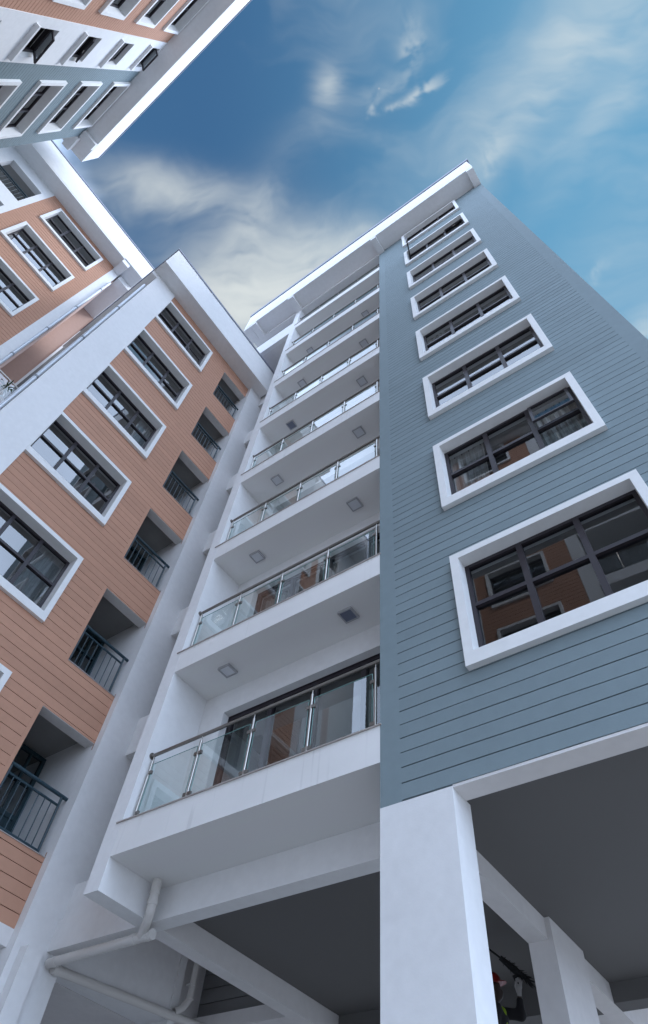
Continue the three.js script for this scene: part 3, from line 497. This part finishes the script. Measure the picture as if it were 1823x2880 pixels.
// ------------------------------------------------------------------ worker on a scaffold behind the corner column
{
  const V3 = (a) => new THREE.Vector3(a[0], a[1], a[2]);
  function flesh(bones, res, k) {          // tapered capsules joined by a smooth minimum
    const lo = new THREE.Vector3(1e9, 1e9, 1e9), hi = lo.clone().negate();
    for (const [a, b, ra, rb] of bones) for (const [p, r] of [[a, ra], [b, rb]]) { lo.min(V3(p).subScalar(r + 0.03)); hi.max(V3(p).addScalar(r + 0.03)); }
    const c = lo.clone().add(hi).multiplyScalar(0.5), S = Math.max(hi.x - lo.x, hi.y - lo.y, hi.z - lo.z) / 2 * 1.06, mc = new MarchingCubes(res, M.shirt, false, false, 400000);
    mc.isolation = 0; const h = res / 2;
    const B = bones.map(([a, b, ra, rb]) => { const A = V3(a), d = V3(b).sub(A); return [A.x, A.y, A.z, d.x, d.y, d.z, d.lengthSq() || 1e-9, ra, rb - ra]; });
    for (let z = 0; z < res; z++) for (let y = 0; y < res; y++) for (let x = 0; x < res; x++) {
      const px = c.x + (x - h) / h * S, py = c.y + (y - h) / h * S, pz = c.z + (z - h) / h * S; let sum = 0, m = 1e9; const ds = [];
      for (const [ax, ay, az, dx, dy, dz, l2, ra, dr] of B) { const ux = px - ax, uy = py - ay, uz = pz - az; let q = (ux * dx + uy * dy + uz * dz) / l2; q = q < 0 ? 0 : q > 1 ? 1 : q; const d = Math.hypot(ux - dx * q, uy - dy * q, uz - dz * q) - ra - dr * q; ds.push(d); if (d < m) m = d; }
      for (const d of ds) sum += Math.exp((m - d) / k);
      mc.field[x + y * res + z * res * res] = -(m - k * Math.log(sum));
    }
    mc.update(); const n = mc.count, g = new THREE.BufferGeometry(), P = new Float32Array(n * 3);
    for (let i = 0; i < n; i++) { P[3 * i] = c.x + mc.positionArray[3 * i] * S; P[3 * i + 1] = c.y + mc.positionArray[3 * i + 1] * S; P[3 * i + 2] = c.z + mc.positionArray[3 * i + 2] * S; }
    g.setAttribute('position', new THREE.BufferAttribute(P, 3)); g.setAttribute('normal', new THREE.BufferAttribute(new Float32Array(mc.normalArray.slice(0, n * 3)), 3)); g.setAttribute('uv', new THREE.BufferAttribute(new Float32Array(n * 2), 2)); return g;
  }
  const F = new THREE.Vector3(0.818, 0, -0.575), S = new THREE.Vector3(0.575, 0, 0.818), base = new THREE.Vector3(-3.84, Y(1.64), -3.90);
  const at = (f, v, sd) => [F.x * f + S.x * sd, v, F.z * f + S.z * sd];       // forward, up, towards the court
  const rel = (x, v, z) => [x - base.x, Y(v) - base.y, z - base.z];
  const t = thing('person', 'worker in a red hard hat and yellow vest reaching up behind the white corner column', 'person', base.toArray());
  const sh = at(0.03, 1.43, -0.05), el = rel(-3.565, 3.045, -4.09), wr = rel(-3.53, 3.22, -4.05), hd = rel(-3.51, 3.30, -4.025);
  const parts = [
    [at(0.0, 0.92, 0), at(0.0, 1.12, 0), 0.135, 0.125], [at(0, 1.12, 0), at(0.015, 1.32, 0), 0.125, 0.15], [at(0.01, 1.40, -0.13), at(0.01, 1.40, 0.13), 0.065, 0.065], [at(0, 1.42, 0), at(0.03, 1.54, 0), 0.055, 0.05],
    [at(0.045, 1.60, 0), at(0.045, 1.67, 0), 0.078, 0.088], [at(0.09, 1.565, 0), at(0.10, 1.575, 0), 0.035, 0.035], [at(0.135, 1.635, 0), at(0.145, 1.625, 0), 0.012, 0.014], [at(0.125, 1.59, 0), at(0.13, 1.588, 0), 0.014, 0.014],
    [at(0.03, 1.63, 0.085), at(0.03, 1.66, 0.088), 0.012, 0.014], [at(0.03, 1.63, -0.085), at(0.03, 1.66, -0.088), 0.012, 0.014],
    [sh, el, 0.055, 0.042], [el, wr, 0.041, 0.027],
    [at(0, 1.40, 0.16), at(-0.03, 1.13, 0.20), 0.052, 0.04], [at(-0.03, 1.13, 0.20), at(0.10, 0.95, 0.18), 0.038, 0.026], [at(0.10, 0.95, 0.18), at(0.15, 0.88, 0.175), 0.03, 0.022]];
  for (const sd of [-0.09, 0.09]) parts.push([at(0, 0.9, sd), at(0.02, 0.48, sd), 0.085, 0.055], [at(0.02, 0.48, sd), at(-0.01, 0.09, sd), 0.055, 0.038], [at(-0.03, 0.045, sd), at(0.16, 0.035, sd), 0.042, 0.034]);
  const hand = [[wr, hd, 0.026, 0.03]];
  const up = V3(hd).sub(V3(wr)).normalize();
  for (let i = 0; i < 4; i++) { const o = (i - 1.5) * 0.02, b0 = V3(hd).addScaledVector(F, o), l = [0.05, 0.058, 0.054, 0.042][i], b1 = b0.clone().addScaledVector(up, l), b2 = b1.clone().addScaledVector(up, l * 0.35).addScaledVector(S, 0.03), b3 = b2.clone().addScaledVector(S, 0.018).addScaledVector(up, -0.02); hand.push([b0.toArray(), b1.toArray(), 0.0095, 0.009], [b1.toArray(), b2.toArray(), 0.009, 0.0085], [b2.toArray(), b3.toArray(), 0.0085, 0.008]); }
  { const b0 = V3(wr).lerp(V3(hd), 0.5).addScaledVector(F, -0.025), b1 = b0.clone().addScaledVector(up, 0.045).addScaledVector(F, -0.02).addScaledVector(S, 0.015), b2 = b1.clone().addScaledVector(up, 0.035).addScaledVector(S, 0.025); hand.push([b0.toArray(), b1.toArray(), 0.012, 0.0105], [b1.toArray(), b2.toArray(), 0.0105, 0.009]); }
  part(t, 'body', flesh(parts, 110, 0.014), M.skin);
  part(t, 'glove', flesh(hand, 64, 0.005), M.glove);
  // clothes over the body: dark shirt and trousers, vest with yellow edge
  const cloth = parts.filter((_, i) => [0, 1, 2, 10, 12].includes(i)).map(([a, b, ra, rb]) => [a, b, ra + 0.012, rb + 0.012]);
  part(t, 'shirt', flesh([...cloth, [el, V3(el).lerp(V3(wr), 0.75).toArray(), 0.052, 0.04]], 90, 0.016), M.shirt);
  part(t, 'trousers', flesh(parts.slice(15).filter((_, i) => i % 3 < 2).map(([a, b, ra, rb]) => [a, b, ra + 0.014, rb + 0.016]).concat([[at(0, 0.9, 0), at(0, 1.0, 0), 0.14, 0.14]]), 80, 0.014), M.shirt);
  part(t, 'vest', flesh([[at(0.0, 1.02, 0), at(-0.01, 1.34, 0), 0.150, 0.172], [at(-0.015, 1.41, -0.1), at(-0.015, 1.41, 0.1), 0.082, 0.082]], 64, 0.012), M.shirt);
  part(t, 'vest_edging', flesh([[at(0.115, 1.05, 0.07), at(0.10, 1.40, 0.07), 0.045, 0.045], [at(0.10, 1.40, 0.07), at(0.02, 1.475, 0.08), 0.04, 0.035]], 48, 0.01), M.vest);
  const hat = new THREE.LatheGeometry([[0.0, 0.125], [0.05, 0.12], [0.09, 0.095], [0.112, 0.05], [0.118, 0.0], [0.13, -0.004], [0.13, -0.012], [0.114, -0.012]].map((p) => new THREE.Vector2(...p)), 28);
  const peak = new THREE.CylinderGeometry(0.10, 0.105, 0.01, 24); peak.scale(1.0, 1, 0.9); peak.translate(0.075, -0.006, 0); const hg = merge([hat, peak]); hg.rotateZ(0.22); hg.rotateY(Math.atan2(0.575, 0.818)); hg.translate(...at(0.04, 1.70, 0)); part(t, 'hard_hat', hg, M.hat);
  // the long-handled bristle brush
  const b = thing('cleaning_brush', 'black ragged bristle brush held up by the worker', 'brush', [0, 0, 0]), h0 = [-3.51, 3.33, -4.02], c0 = [-3.636, 3.587, -3.867], c1 = [-3.40, 3.375, -4.05];
  part(b, 'handle', merge([cyl([-3.80, 3.72, -3.745], c0, 0.012, 10), cyl(h0, [-3.515, 3.42, -3.99], 0.02, 10, 0.045)]), M.bristle);
  const tufts = [cyl(c0, [-3.50, 3.46, -3.975], 0.03, 10, 0.045), cyl([-3.50, 3.46, -3.975], c1, 0.045, 10, 0.02)];
  for (let i = 0; i < 150; i++) { const q = Math.pow(rnd(), 0.7), p = V3(c0).lerp(V3(c1), q), d = new THREE.Vector3(rnd() - 0.5, rnd() - 0.5, rnd() - 0.5).normalize().multiplyScalar(0.045 + 0.03 * rnd()).add(V3(c1).sub(V3(c0)).multiplyScalar(0.12 + 0.2 * q * rnd())); tufts.push(cyl(p.toArray(), p.clone().add(d).toArray(), 0.009, 4, 0.0012)); }
  part(b, 'bristles', merge(tufts), M.bristle);
  settle(b);
  // what the worker stands on
  const sc = thing('scaffold_tower', 'steel scaffold tower with a plank deck under the worker', 'scaffold'), x0 = -4.5, x1 = -3.2, z0 = -4.6, z1 = -3.3, dk = 1.64;
  for (const x of [x0, x1]) for (const z of [z0, z1]) part(sc, 'post', cyl([x, G0, z], [x, dk - 0.06, z], 0.024, 10), M.zincDark);
  for (const v of [-0.6, 0.6, 1.55]) { for (const z of [z0, z1]) part(sc, 'rail', cyl([x0, v, z], [x1, v, z], 0.02, 8), M.zincDark); for (const x of [x0, x1]) part(sc, 'rail', cyl([x, v, z0], [x, v, z1], 0.02, 8), M.zincDark); }
  for (let i = 0; i < 6; i++) part(sc, 'plank', bx(x0 - 0.05, x1 + 0.05, dk - 0.045, dk - 0.004, z0 + i * 0.218, z0 + i * 0.218 + 0.205), M.wood);
  settle(sc);
}

renderer.render(scene, camera);
